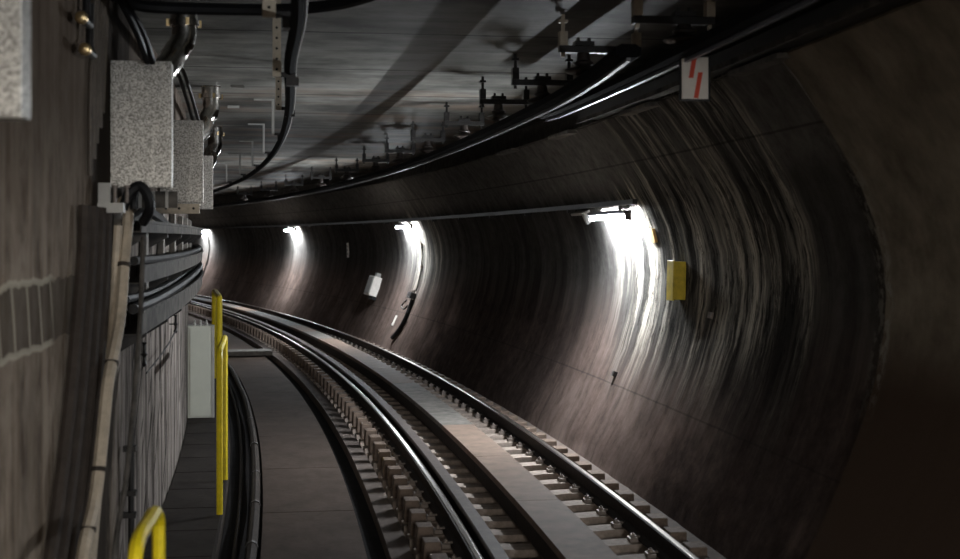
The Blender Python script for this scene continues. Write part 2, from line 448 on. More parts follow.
# ledge on top of the lining, back wall up to the ceiling
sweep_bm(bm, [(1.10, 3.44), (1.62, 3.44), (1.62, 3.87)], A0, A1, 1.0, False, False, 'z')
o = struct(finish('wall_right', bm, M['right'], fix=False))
for p in o.data.polygons: p.use_smooth = True
m = o.modifiers.new('edges', 'EDGE_SPLIT'); m.split_angle = math.radians(40)
def wob_c(u, s, z): return u, z
o = struct(sweep('ceiling', [(-3.45, 3.85), (1.65, 3.85)], A0, A1, M['ceil'], closed=False, vmode='u'))
struct(sweep('wall_left', [(-3.2, 3.86), (-3.2, 2.4), (-3.2, 1.2), (-3.2, -.3)], A0, A1, M['left'], closed=False, vmode='z'))
# floor: gutter level, bed
struct(sweep('floor', [(-3.25, -.32), (1.3, -.32)], A0, A1, M['bed'], closed=False, vmode='u'))
struct(sweep('trim_1', rect(1.07, 1.25, -.32, -.165), A0, A1, M['gutter'], vmode='u'))        # concrete kerb below the right lining
struct(sweep('trim_2', rect(-1.30, -1.13, -.32, -.20), A0, A1, M['gutter'], vmode='u'))      # kerb left of the sleepers
struct(sweep('trim_3', [(-2.63, -.32), (-2.27, -.32), (-2.27, -.315), (-2.63, -.315)], A0, A1, M['void'], vmode='u'))
struct(sweep('trim_4', [(-1.47, -.32), (-1.30, -.32), (-1.30, -.315), (-1.47, -.315)], A0, A1, M['void'], vmode='u'))

struct(sweep('shade_beam', rect(-3.19, 1.6, 3.2, 3.84), -1.5, -1.1, M['ceil'], vmode='u'))          # unseen beam added behind the camera to shade the tops of the boxes

# ------------------------------------------------------------------ walkway boards (centre-left) and slabs (along the left wall)
G = 'brown cover boards between the drain and the track'
edges = [3.0, 5.2, 7.6, 10.0, 12.4, 14.75, 17.2, 19.6, 22.0, 24.4, 26.8, 29.2, 31.6, 34.0, 36.4, 38.8, 41.2, 43.6, 46, 48.4]
for a, b in zip(edges, edges[1:]):
    o = sweep('cover_board', rect(-2.29, -1.475, -.315, -.22), a+.008, b-.008, M['walk'], vmode='u', step=.6)
    lab = 'wide flat brown board covering the duct left of the rails, beyond the dark seam'
    if b < 12.5: lab = 'wide brown cover board in the bottom foreground left of the rails'
    if b < 14.8 and b > 12.5: lab = 'wide brown cover board at the near side of the dark seam'
    if abs(a-14.75) < .01: lab = 'wide brown cover board just beyond the dark seam'
    tag(o, lab, 'cover board', G)
# raised cross plank over the boards
o = sweep('cross_plank', rect(-2.62, -1.32, -.19, -.10), 28.6, 29.2, M['ledge'], vmode='u', step=.3)
tag(o, 'pale plank laid crosswise over the walkway boards near the yellow post', 'plank')
G = 'dark slabs of the narrow walkway along the left wall'
for k in range(34):
    a = 3.9+.97*k
    o = sweep('walkway_slab', rect(-3.19, -2.66, -.32, -.2), a+.012, a+.958, M['walkdark'], vmode='u', step=.5)
    tag(o, 'dark concrete slab of the narrow walkway at the left wall', 'paving slab', G)

# ------------------------------------------------------------------ rails
def rail(name, uc, s0, s1, label):
    o = thing(name, label, 'rail', uc, s0, -.165)
    f = -.165
    body = [(-.07, f), (.07, f), (.07, f+.012), (.012, f+.03), (.009, -.045), (.034, -.036), (.035, -.006), (-.035, -.006), (-.034, -.036), (-.009, -.045), (-.012, f+.03), (-.07, f+.012)]
    sweep('rail_body', [(uc+a, b) for a, b in body], s0, s1, M['railsteel'], o, step=.8)
    sweep('rail_head', [(uc+a, b) for a, b in [(-.016, -.0058), (.024, -.0058), (.022, -.0025), (.016, -.001), (-.012, -.001), (-.016, -.0025)]], s0, s1, M['shine'], o, step=.8)
    return o
rail('running_rail', .7525, 3, 80, 'outer running rail with a thin polished head nearest the curved right wall')
rail('running_rail', -.7525, 3, 80, 'inner running rail with a bright polished head left of the check rail')
o = thing('check_rail', 'flat brown check rail lying between the inner running rail and the centre slabs', 'rail', -.61, 3, -.165)
sweep('rail_flange', [(-.665, .01), (-.655, .025), (-.56, .025), (-.55, .015), (-.55, -.01), (-.665, -.01)], 3, 80, M['rustplate'], o, step=.8)
sweep('rail_web', rect(-.63, -.595, -.166, -.0105), 3, 80, M['railsteel'], o, step=.8)
sweep('rail_foot', rect(-.655, -.57, -.179, -.1665), 3, 80, M['railsteel'], o, step=.8)

# ------------------------------------------------------------------ centre cover slabs
G = 'concrete cover slabs in the middle of the track'
k = 0; a = 4.35
while a < 76:
    b = a+2.33
    brown = not (15.5 < a < 20 or (a > 26 and k % 2))
    o = thing('centre_slab', '', 'concrete slab', 0, a, -.16, G)
    o['label'] = {0: 'brown cover slab between the rails'}.get(0) if brown else 'mottled grey cover slab between the rails'
    sweep('slab_top', [(-.18, -.02), (-.172, .03), (.197, .03), (.205, -.02)], a+.006, b-.006, M['slabA' if brown else 'slabB'], o, step=.6)
    sweep('slab_side', rect(-.178, .203, -.165, -.0205), a+.006, b-.006, M['railsteel'], o, step=.6)
    if abs(a-9.01) < .1: o['label'] = 'smooth brown cover slab at the bottom edge of the picture'
    a = b; k += 1

# ------------------------------------------------------------------ sleepers
def make_sleeper(clips):
    o = thing('sleeper', 'short-spaced concrete sleeper with upstanding end blocks under the rails', 'railway sleeper', 0, 0, -.32, 'concrete sleepers carrying the rails')
    bm = bmesh.new()
    pts = [(-1.10, .115), (-.98, .14), (-.5, .14), (-.3, .125), (.3, .125), (.55, .14), (.94, .14), (1.06, .135)]
    w_ = .125
    rows = []
    for u, z in pts:
        rows.append([bm.verts.new((u, -w_, 0)), bm.verts.new((u, w_, 0)), bm.verts.new((u, w_-.015, z)), bm.verts.new((u, -w_+.015, z))])
    for A, B in zip(rows, rows[1:]):
        for j in range(4): bm.faces.new((A[j], A[(j+1) % 4], B[(j+1) % 4], B[j]))
    bm.faces.new(rows[0]); bm.faces.new(rows[-1])
    finish('sleeper_body', bm, M['sleeper'], o)
    for x in (-1.02, 1.0):
        bm = bx(x-.075, x+.065, -.105, .105, .1405 if x < 0 else .1355, .325 if x < 0 else .225)
        for v in bm.verts:
            if v.co.z > .25: v.co.x += (x-v.co.x)*.12; v.co.y *= .9
        finish('end_block', bm, M['block'], o, bevel=.008)
    if clips:
        for x, d in ((-.7525, -1), (.7525, 1), (.7525, -1), (-.61, 1)):
            bm = bmesh.new(); c = x+d*.105
            box(bm, c-.033, c+.033, -.05, .05, .141, .1739)
            box(bm, c-.055 if d > 0 else c-.02, c+.02 if d > 0 else c+.055, -.02, .02, .174, .186)
            lathe(bm, [(.022, .185), (.020, .2), (.009, .201), (.009, .21), (.006, .212)], 6, Matrix.Translation((c, 0, 0)))
            finish('rail_clip', bm, M['clip'], o)
    return o
sa = make_sleeper(True); sb = make_sleeper(False)
s = 10.1-.535*6; first = True; firstb = True
while s < 58:
    near = s < 34
    if near and first: o = sa; first = False; o.location = P(0, s, -.32); o.rotation_euler = (0, 0, th(s))
    elif not near and firstb: o = sb; firstb = False; o.location = P(0, s, -.32); o.rotation_euler = (0, 0, th(s))
    else: o = dup_at(sa if near else sb, 0, s, -.32)
    s += .535

# ------------------------------------------------------------------ drain pipe along the walkway
o = thing('drain_pipe', 'long dark pipe lying along the drain beside the brown boards', 'pipe', -2.33, 5, -.2)
pts = [(-2.36, s, -.20+.012*math.sin(s*1.3)) for s in range(5, 34, 2)]
cable('pipe_run', pts, .042, M['brown'], parent=o)
for s in (8.3, 10.9, 12.7, 14.3, 16.2, 18.6):
    cable('pipe_band', [(-2.36, s-.03, -.2+.012*math.sin(s*1.3)), (-2.36, s, -.2+.012*math.sin(s*1.3)), (-2.36, s+.03, -.2+.012*math.sin(s*1.3))], .05, M['blackmet'], parent=o)
cable('drain_cable', [(-2.52, 4, -.29), (-2.50, 9, -.29), (-2.51, 15, -.29), (-2.5, 24, -.29), (-2.5, 34, -.29)], .02, M['brown'],
      'thin dark cable on the bottom of the drain by the walkway', 'cable')

# ------------------------------------------------------------------ yellow hoops and posts
def hoop(label, pts, r=.026, plates=False):
    u, s, _ = pts[0]
    o = thing('yellow_hoop', label, 'guard rail', u, s, -.2)
    cable('hoop_tube', pts, r, M['yellow'], parent=o, n=7)
    if plates:
        for q in (pts[0], pts[-1]):
            inv = mat_of(o).inverted(); c = inv @ P(q[0], q[1], -.2)
            finish('base_plate', bx(c.x-.05, c.x+.05, c.y-.05, c.y+.05, .002, .016), M['yellow'], o)
    return o
def hp(u, a, b, zt): return [(u, a, -.19), (u, a, .3), (u, a, zt-.18), (u, a+.03, zt-.05), (u, a+.16, zt), (u, (a+b)/2, zt), (u, b-.16, zt), (u, b-.03, zt-.05), (u, b, zt-.18), (u, b, .3), (u, b, -.19)]
hoop('yellow tubular hoop at the bottom left corner, nearest the camera', hp(-2.6, 5.5, 6.28, 1.04), .03)
hoop('bright yellow tubular hoop standing right of the grey cabinet', hp(-2.665, 12.25, 14.0, 1.25), .028)
hoop('dim olive yellow hoop seen behind the bright yellow one', hp(-2.73, 21.5, 24.2, 1.32), .045)
o = cable('marker_post', [(-3.0, 33, -.2), (-3.0, 33, .1), (-3.0, 33, .4)], .03, M['yellow'], 'small far yellow post where the rails vanish behind the left wall', 'post')

# ------------------------------------------------------------------ grey cabinet
o = thing('electrical_cabinet', 'tall pale grey metal cabinet on the walkway at the left wall', 'cabinet', -3.02, 18.9, -.2)
x0, x1 = -.17, .185
finish('cabinet_body', bx(x0, x1, .02, .30, .005, 1.25), M['cab'], o, bevel=.006)
finish('cabinet_door', bx(x0+.03, x1-.045, .006, .0195, .03, 1.225), M['cab'], o, bevel=.004)
finish('side_strip', bx(x1-.035, x1-.003, .004, .0195, .005, 1.25), M['lightgrey'], o)
for x in (-.08, 0, .08):
    finish('top_terminal', lathe(bmesh.new(), [(.022, 1.25), (.022, 1.28), (.012, 1.29), (.014, 1.32), (.004, 1.33)], 8, Matrix.Translation((x, .12, 0))), M['lightgrey'], o)

# ------------------------------------------------------------------ left wall: cable trays with cables
def trayobj(label, zb, zt, u1, s0, s1):
    o = thing('cable_tray', label, 'cable tray', -3.1, s0, zb)
    sweep('tray_channel', [(-3.19, zb), (u1, zb), (u1, zt), (u1-.008, zt), (u1-.008, zb+.008), (-3.19, zb+.008)], s0, s1, M['tray'], o, step=.8)
    sweep('tray_rim', [(u1+.001, zt-.02), (u1+.014, zt-.02), (u1+.014, zt), (u1+.001, zt)], s0, s1, M['tray'], o, step=.8)
    s = s0+.4
    while s < s1:
        inv = mat_of(o).inverted()
        Mx = inv @ (Matrix.Translation(P(0, s, 0)) @ Matrix.Rotation(th(s), 4, 'Z'))
        bm = bmesh.new()
        v = [(-3.19, zb-.14), (-3.19, zb-.002), (u1-.01, zb-.002), (u1-.01, zb-.03)]
        A = [bm.verts.new(Mx @ Vector((p[0], -.015, p[1]))) for p in v]; B = [bm.verts.new(Mx @ Vector((p[0], .015, p[1]))) for p in v]
        bm.faces.new(A); bm.faces.new(B)
        for j in range(4): bm.faces.new((A[j], A[(j+1) % 4], B[(j+1) % 4], B[j]))
        finish('tray_bracket', bm, M['blackmet'], o)
        s += 1.6
    return o
trayobj('topmost light grey cable tray on the left wall below the metal boxes', 2.28, 2.36, -3.0, 8.95, 40)
trayobj('middle cable tray on the left wall with one thick black cable', 1.95, 2.07, -3.0, 8.95, 40)
trayobj('lowest cable tray on the left wall carrying black cables', 1.62, 1.78, -3.0, 8.95, 40)
cable('tray_cable', [(-3.03, 8.8, 2.10), (-3.02, 12, 2.09), (-3.03, 20, 2.10), (-3.03, 40, 2.10)], .03, M['black'], 'thick black cable lying in the middle tray', 'cable')
cable('tray_cable', [(-3.03, 8.75, 1.80), (-3.02, 10, 1.80), (-3.03, 13, 1.82), (-3.02, 18, 1.86), (-3.03, 28, 1.82), (-3.03, 40, 1.82)], .035, M['black'], 'thick black cable at the front of the lowest tray', 'cable')
cable('tray_cable', [(-3.11, 9.0, 1.85), (-3.10, 11, 1.83), (-3.11, 17, 1.86), (-3.11, 28, 1.84), (-3.11, 40, 1.82)], .03, M['black'], 'black cable at the back of the lowest tray', 'cable')
cable('tray_cable', [(-3.1, 9.0, 2.33), (-3.08, 9.5, 2.39), (-3.08, 10, 2.44), (-3.08, 11, 2.40), (-3.1, 13, 2.33), (-3.1, 20, 2.33), (-3.1, 38, 2.33)], .035, M['black'], 'black cable arching over the topmost tray', 'cable')
# upright ribs between the trays
for k in range(14):
    s = 9.2+k*1.55
    o = thing('wall_upright', 'pale upright channel between the cable trays on the left wall', 'channel', -3.17, s, 1.8, 'upright channels behind the cable trays')
    finish('upright_channel', bx(-.025, .025, -.09, .09, .0, .68), M['pale'], o, bevel=.004)

# ------------------------------------------------------------------ left wall: big bundle dropping beside the trays
G = 'dark cables sloping down the left wall'
def wallrun(name, uvz, r, mat, label, cat='cable', group=None):
    return cable(name, uvz, r, mat, label, cat, group)
lab = ['dark cable sloping down the left wall, nearest the bare concrete', 'dark cable second from the bare concrete on the left wall',
       'dark cable in the middle of the sloping bundle', 'dark cable of the sloping bundle just left of the beige conduit']
for k, du in enumerate((-.22, -.09, .04, .16)):
    wallrun('wall_cable', [(-3.15, 8.12+du*2.2, 2.42), (-3.15, 8.05+du*2.2, 2.1), (-3.15, 7.72+du*2.4, 1.4), (-3.15, 7.4+du*2.4, .95), (-3.15, 7.1+du*2.4, .6), (-3.15, 6.7+du*2.4, -.05)], .036, M['brown'], lab[k], group=G)
wallrun('conduit', [(-3.10, 8.72, 2.48), (-3.06, 8.76, 2.40), (-3.06, 8.58, 2.11), (-3.06, 8.36, 1.757), (-3.06, 7.9, 1.446), (-3.06, 7.7, 1.19), (-3.06, 7.42, .86), (-3.06, 7.04, .655), (-3.06, 6.8, .3), (-3.06, 6.7, -.1)], .035, M['beige'],
        'thick beige conduit snaking down the left wall from the white bracket', 'conduit')
wallrun('conduit', [(-3.10, 8.6, 2.32), (-3.11, 8.58, 2.1), (-3.11, 8.5, 1.866), (-3.11, 8.3, 1.516), (-3.11, 8.05, 1.131), (-3.11, 7.75, .7), (-3.11, 7.5, .3)], .028, M['beige'],
        'thinner beige conduit partly hidden behind the thick one', 'conduit')
wallrun('wall_pipe', [(-2.965, 8.75, 2.25), (-2.965, 8.65, 1.95), (-2.965, 8.5, 1.6), (-2.98, 8.3, 1.156), (-3.0, 8.15, .8), (-3.05, 8.1, .465), (-3.05, 8.0, .1)], .016, M['tray'],
        'thin grey pipe slanting down between the conduits and the shuttered wall', 'pipe')
o = thing('wall_pipe', 'short black pipe with clamps low on the left wall above the near hoop', 'pipe', -3.13, 9.5, -.1)
inv = mat_of(o).inverted()
tb = bmesh.new(); tube(tb, [inv @ P(-3.13, 9.5, z) for z in (-.1, .3, .6, .9)], .02, 8); finish('pipe_run', tb, M['blackmet'], o, smooth=True)
for z in (.35, .5, .8):
    finish('pipe_clamp', bx(-.05, .035, -.035, .035, z+.1, z+.135), M['blackmet'], o)
for k in range(6):
    z = 1.95-.4*k
    o = thing('cable_cleat', 'small dark bar cleat holding the sloping cables to the left wall', 'cleat', -3.18, 8.35-.22*k, z, 'bar cleats across the sloping cables')
    finish('cleat_bar', bx(-.018, -.004, .1, .75, 0, .03), M['blackmet'], o)
cb = bpy.data.objects['conduit']
for k, (s, z) in enumerate(((8.56, 2.08), (8.02, 1.53), (7.55, 1.0), (7.2, .75))):
    p0 = mat_of(cb).inverted() @ P(-3.06, s, z)
    finish('conduit_band', tube(bmesh.new(), [p0+Vector((0, -.004, -.012)), p0, p0+Vector((0, .004, .012))], .04, 10), M['brown'], cb)
# white bracket holding the bundle
o = thing('wall_bracket', 'pale L-shaped bracket on the left wall under the near metal box', 'bracket', -3.19, 8.42, 2.395)
finish('bracket_leg', bx(0, .07, -.02, .02, .06, .18), M['lightgrey'], o)
finish('bracket_arm', bx(.0, .15, -.05, .05, 0, .0595), M['lightgrey'], o)
for x in (.07, .14):
    finish('clamp_bolt', lathe(bmesh.new(), [(.012, .06), (.012, .15), (.02, .152), (.02, .165)], 8, Matrix.Translation((x+.03, -.035, 0))), M['clip'], o)
cable('cable_loop', [(-3.06, 8.5, 2.42), (-3.02, 8.5, 2.52), (-2.96, 8.5, 2.56), (-2.91, 8.5, 2.5), (-2.90, 8.52, 2.42), (-2.95, 8.6, 2.34)], .032, M['black'], 'thick black cable loop beside the pale bracket', 'cable')
cable('cable_loop', [(-3.0, 8.55, 2.42), (-3.0, 8.56, 2.47), (-3.0, 8.6, 2.52), (-3.03, 8.63, 2.56)], .025, M['black'], 'black cable rising behind the pale bracket to the metal box', 'cable')
# wall insulators with wire
for s, z, lb in ((10.4, 1.38, 'small black wire holder low on the left wall, the nearer one'), (13.7, 1.40, 'small black wire holder on the left wall left of the grey cabinet')):
    o = thing('wire_holder', lb, 'insulator', -3.19, s, z)
    finish('holder_pin', lathe(bmesh.new(), [(.012, -.09), (.02, -.07), (.012, -.05), (.012, -.02), (.024, 0), (.012, .02), (.012, .07), (.02, .09)], 8, Matrix.Translation((.055, 0, 0))), M['blackmet'], o)
    finish('holder_arm', bx(-.005, .07, -.01, .01, -.006, .006), M['blackmet'], o)
cable('thin_wire', [(-3.12, 10.4, 1.24), (-3.12, 12, 1.28), (-3.12, 13.7, 1.36)], .006, M['black'], 'thin wire strung between the two small wire holders', 'wire')

# ------------------------------------------------------------------ galvanised junction boxes with duct elbows
def gbox(s, zb, zt, u1, depth, label, duct):
    o = thing('metal_box', label, 'metal box', -3.0, s, zb)
    L = -3.195+3.0; Rr = u1+3.0
    finish('box_body', bx(L, Rr, 0.016, depth, 0, zt-zb), M['galv'], o, bevel=.008)
    finish('box_lid', bx(L+.0, Rr+.004, 0, .0155, -.004, zt-zb+.004), M['galv'], o, bevel=.004)
    return o
def elbow(label, s, u=-2.78, r=.072, zb=3.32, zt=3.85, bu=-2.98):
    o = thing('duct_elbow', label, 'duct', u, s, zb)
    inv = mat_of(o).inverted()
    pts = [P(bu, s-.3, zb), P(bu+.08, s-.17, zb+.10), P(u-.06, s-.05, zb+.20), P(u, s, zb+.32), P(u, s, zt-.05)]
    q = [inv @ p for p in spline(pts, 4)]
    bm = bmesh.new(); rr = [r*(1.0+.05*(i % 2)) for i in range(len(q))]
    tube(bm, q, rr, 16); finish('elbow_pipe', bm, M['duct'], o, smooth=True)
    bm = lathe(bmesh.new(), [(r*1.05, zt-.13-zb), (r*1.28, zt-.125-zb), (r*1.28, zt-.085-zb), (r*1.1, zt-.08-zb), (r*1.1, zt-.01-zb), (r*1.2, zt-.002-zb)], 18)
    finish('elbow_collar', bm, M['duct'], o, smooth=True)
    for a in range(4):
        Mx = Matrix.Rotation(a*PI/2+.3, 4, 'Z') @ Matrix.Translation((r*1.3, 0, 0))
        bm = bx(-.01, .012, -.012, .012, zt-.13-zb, zt-.08-zb, M=Mx); finish('collar_bolt', bm, M['brass'], o)
    return o
gbox(4.62, 2.645, 3.46, -2.84, .16, 'bright blurred galvanised box cut off by the top left corner', None)
gbox(8.95, 2.57, 3.375, -2.815, .16, 'largest fully visible galvanised box high on the left wall', None)
gbox(12.45, 2.56, 3.29, -2.82, .16, 'second galvanised box in the row, half hidden behind the largest', None)
gbox(16.3, 2.58, 3.2, -2.84, .16, 'narrow sliver of the farthest galvanised box', None)
elbow('big dark metal duct elbow above the largest galvanised box', 9.75, -2.80, .085)
elbow('shiny metal duct elbow above the second galvanised box', 14.8, -2.83, .09, 3.28)
elbow('small shiny duct elbow beyond the second box', 20.2, -2.82, .10, 3.25)
# rusty channel under the boxes
o = thing('support_channel', 'pale rusty channel with bolts under the second galvanised box', 'channel', -3.19, 11.9, 2.45)
finish('channel_face', bx(0, .37, 0, .02, 0, .085), M['strut'], o, bevel=.003)
finish('channel_flange', bx(0, .37, .0205, .2, .07, .085), M['strut'], o)
for x in (.09, .2, .32):
    finish('channel_bolt', lathe(bmesh.new(), [(.011, 0), (.011, .012)], 8, Matrix.Translation((x, 0, .045)) @ Matrix.Rotation(PI/2, 4, 'X')), M['hole'], o)
o = thing('support_channel', 'grey ribbed plate hanging under the largest galvanised box', 'channel', -3.19, 9.6, 2.45)
finish('channel_face', bx(.0, .36, 0, .015, 0, .115), M['tray'], o)
for x in (.1, .19, .28): finish('channel_rib', bx(x, x+.02, -.02, -.0005, 0, .115), M['lightgrey'], o)

# cables and fittings above, by the ceiling
lab = ['upper of the two black cable tails entering the largest box', 'lower of the two black cable tails entering the largest box']
for k in range(2):
    cable('cable_tail', [(-3.14+.02*k, 8.0+.12*k, 3.83), (-3.05+.02*k, 8.25+.1*k, 3.66), (-2.98+.03*k, 8.5+.1*k, 3.5), (-2.95+.03*k, 8.85, 3.36)], .022, M['black'], lab[k], 'cable')
lab = ['upper of the two black cable tails entering the second box', 'lower of the two black cable tails entering the second box']
for k in range(2):
    cable('cable_tail', [(-3.02+.05*k, 11.3, 3.72), (-2.97+.05*k, 11.7, 3.58), (-2.93+.05*k, 12.2, 3.4), (-2.9+.05*k, 12.6, 3.25)], .016, M['blackmet'], lab[k], 'cable')
cable('ceiling_cable', [(-3.18, 9.0, 3.80), (-3.0, 9.15, 3.76), (-2.5, 9.2, 3.76), (-2.1, 9.15, 3.76), (-1.75, 8.9, 3.76), (-1.5, 8.5, 3.77), (-1.2, 7.7, 3.78), (-.9, 6.2, 3.8)], .04, M['black'],
      'thick black cable crossing under the ceiling at the top left', 'cable')
G = None
for k, (u, s, z, lb) in enumerate(((-3.12, 7.32, 3.40, 'upper small brass fitting beside the top left boxes'), (-3.12, 7.44, 3.25, 'lower small brass fitting beside the top left boxes'))):
    o = thing('brass_fitting', lb, 'pipe fitting', u, s, z)
    finish('fitting_cap', lathe(bmesh.new(), [(.008, 0), (.026, .008), (.034, .025), (.034, .05), (.027, .055), (.027, .09)], 14, Matrix.Rotation(-PI/2, 4, 'X')), M['brass'], o, smooth=True)
    finish('fitting_pipe', tube(bmesh.new(), [(0, .09, 0), (0, .3, .0), (-.03, .36, .06), (-.03, .38, .3)], .022, 10), M['blackmet'], o, smooth=True)
for k in range(5):
    cable('riser_cable', [(-3.175, 8.0+.12*k, 2.6+.1*k), (-3.175, 8.02+.12*k, 3.1), (-3.17, 8.1+.12*k, 3.5), (-3.16, 8.15+.12*k, 3.83)], .014+.004*(k % 2), M['riser'],
          'dark riser cable on the left wall between the brass fittings and the largest box', 'cable', 'riser cables beside the largest box')

# ------------------------------------------------------------------ ceiling: hanging struts with the curved cable
CU, CZ = -2.06, 3.38
o = thing('ceiling_cable_run', 'long black cable with a silver edge curving away under the ceiling', 'cable', CU, 5, CZ)
pts = [(-1.95, 4.6, CZ), (-1.99, 7, CZ)] + [(CU-.0, s, CZ) for s in range(9, 42, 3)]
cable('cable_sheath', pts, .038, M['hood'], parent=o)
cable('cable_clip_strip', [(p[0]+.04, p[1], p[2]-.006) for p in pts], .006, M['lightgrey'], parent=o, seg=6)
def strut(s, label, w_=.055, L=.46, big=True, u=CU-.09):
    o = thing('ceiling_strut', label, 'hanger', u, s, 3.85-L)
    finish('strut_channel', bx(-w_/2, w_/2, 0, .04, 0, L), M['strut'] if big else M['lightgrey'], o)
    if big:
        for k in range(6):
            finish('strut_hole', lathe(bmesh.new(), [(.009, 0), (.009, .003)], 8, Matrix.Translation((0, 0, .05+k*.07)) @ Matrix.Rotation(PI/2, 4, 'X')), M['hole'], o)
    finish('strut_arm', bx(w_/2+.0005, w_/2+.10, 0, .035, -.0, .03), M['blackmet'], o)
    finish('strut_clamp', bx(w_/2+.035, w_/2+.12, -.03, .06, -.06, -.0005), M['blackmet'], o)
    return o
strut(7.4, 'cream hanger with square clamp at the top edge left of the black cable', .07, .42)
strut(9.3, 'long cream perforated hanger strip below the ceiling cable crossing', .055, .52)
strut(12.6, 'short perforated hanger strip, the next beyond the longest one', .055, .44)
for s in (16, 19.5, 23, 26.5, 30): 
    o = strut(s, 'slim grey hanger of the far ceiling cable', .03, .42, False)
    o['group'] = 'far hangers of the ceiling cable'
    finish('strut_foot', bx(-.22, -.0155, 0, .03, .40, .42), M['lightgrey'], o)
for s, u in ((14.6, -2.55), (16.9, -2.6)):
    o = thing('ceiling_plate', 'small pale plate fixed to the ceiling left of the hangers', 'plate', u, s, 3.82, 'small pale ceiling plates')
    finish('plate_face', bx(-.07, .07, 0, .03, 0, .03), M['lightgrey'], o)

# ------------------------------------------------------------------ overhead conductor rails
def conductor(label, u, zb, s0, s1, ramp_s, bar='alu'):
    o = thing('conductor_rail', label, 'conductor rail', u, s0, zb)
    def wob(uu, s, z):
        d = 0
        if ramp_s is not None:
            a, b = ramp_s
            t_ = (s-a)/(b-a)
            if t_ > 0: d = .065*min(t_, 1.2)**2
        return uu, z+d
    hood = [(u-.05, zb+.03), (u+.05, zb+.03), (u+.08, zb+.045), (u+.08, zb+.095), (u+.045, zb+.115), (u-.045, zb+.115), (u-.08, zb+.095), (u-.08, zb+.045)]
    sweep('insulating_hood', hood, s0, s1, M['hood'], o, step=.3 if ramp_s else .8, wob=wob)
    sweep('contact_bar', rect(u-.013, u+.013, zb+.005, zb+.0295), s0, s1, M[bar], o, step=.3 if ramp_s else .8, wob=wob)
    return o
conductor('long overhead conductor rail following the curve above the track centre', .03, 3.27, 8.3, 60, (10.8, 8.3), 'dullbar')
conductor('nearer overlapping conductor rail that carries the red-striped sign', .47, 3.37, -6, 13.2, (12.2, 14.2))
# guard plate above the right wall
o = thing('guard_board', 'dark guard board with pale lower edge above the right wall', 'guard board', .9, 0, 3.4)
sweep('guard_panel', rect(.885, 1.09, 3.45, 3.53), -6, 13.6, M['blackmet'], o, step=.8)
sweep('guard_edge', rect(.86, .884, 3.405, 3.44), -6, 13.6, M['tray'], o, step=.8)

def support(label, uc, s, w_, zc=3.595, zr=3.39, io=0):
    o = thing('rail_support', label, 'rail support', uc, s, zr)
    bm = bmesh.new(); box(bm, -w_/2, w_/2, -.035, .035, zc-zr-.02, zc-zr+.03)
    finish('cross_bar', bm, M['blackmet'], o, bevel=.004)
    for sg in (-1, 1):
        x = sg*(w_/2-.03)
        bm = bmesh.new(); box(bm, x-.028, x+.028, -.04, .04, zc-zr+.0305, zc-zr+.13)
        box(bm, x-.012, x+.012, -.012, .012, zc-zr-.05, 3.85-zr)
        box(bm, x-.03, x+.03, -.03, .03, 3.85-zr-.06, 3.85-zr-.04)
        finish('hanger_rod', bm, M['strut'] if s < 11 else M['blackmet'], o)
    finish('insulator', lathe(bmesh.new(), [(.035, .0), (.04, .02), (.055, .025), (.12, .04), (.135, .055), (.10, .075), (.05, .09), (.07, .10), (.075, .115), (.05, .13), (.045, zc-zr-.021)], 20, Matrix.Translation((io, 0, 0))), M['porc'], o, smooth=True)
    bm = bmesh.new(); box(bm, io-.07, io+.07, -.05, .05, zc-zr+.031, zc-zr+.06); box(bm, io-.05, io-.03, -.02, .02, zc-zr+.06, zc-zr+.09); box(bm, io+.03, io+.05, -.02, .02, zc-zr+.06, zc-zr+.09)
    finish('top_clamp', bm, M['blackmet'], o)
    return o
support('nearest rail support, cut by the top edge beside the red-striped sign', .40, 8.6, .54, zc=3.645, zr=3.47, io=.07)
support('second nearest rail support, wide bar and round insulator over the ramp end', .15, 9.65, .60, io=-.12)
support('third rail support from the camera, partly behind the ramp', .13, 11.75, .54)
support('fourth rail support from the camera', .09, 13.44, .50, io=-.06)
support('fifth rail support from the camera', .09, 16.0, .48)
support('sixth rail support from the camera, with a pale strip', .06, 18.7, .48)
support('seventh rail support from the camera', .06, 24.0, .48)
for s in (21.3, 27.5, 31, 35, 39, 43):
    o = support('far rail support, tiny near the vanishing curve', .05, s, .48); o['group'] = 'far rail supports near the vanishing curve'
# red-striped hazard sign
o = thing('warning_sign', 'white sign with two slanting red bars hanging below the conductor rail', 'sign', .53, 8.55, 3.14)
finish('sign_plate', bx(-.087, .087, 0, .01, 0, .27), M['white'], o)
finish('sign_frame', box(box(bmesh.new(), -.10, .10, .0105, .03, -.012, .28), .0875, .10, -.004, .0104, -.012, .28), M['black'], o)
finish('sign_frame', bx(-.10, .0874, -.004, .0104, -.012, -.0005), M['black'], o)
def stroke(x0, z0, x1, z1, w_):
    bm = bmesh.new()
    v = [(x0-w_, z0), (x0+w_, z0), (x1+w_, z1), (x1-w_, z1)]
    A = [bm.verts.new((a, -.004, b)) for a, b in v]; B = [bm.verts.new((a, -.0005, b)) for a, b in v]
    bm.faces.new(A); bm.faces.new(B)
    for j in range(4): bm.faces.new((A[j], A[(j+1) % 4], B[(j+1) % 4], B[j]))
    finish('red_bar', bm, M['red'], o)
stroke(-.028, .135, -.006, .262, .015); stroke(.005, .005, .035, .172, .015)
finish('sign_hanger', bx(-.05, .05, .01, .03, .2805, .32), M['blackmet'], o)

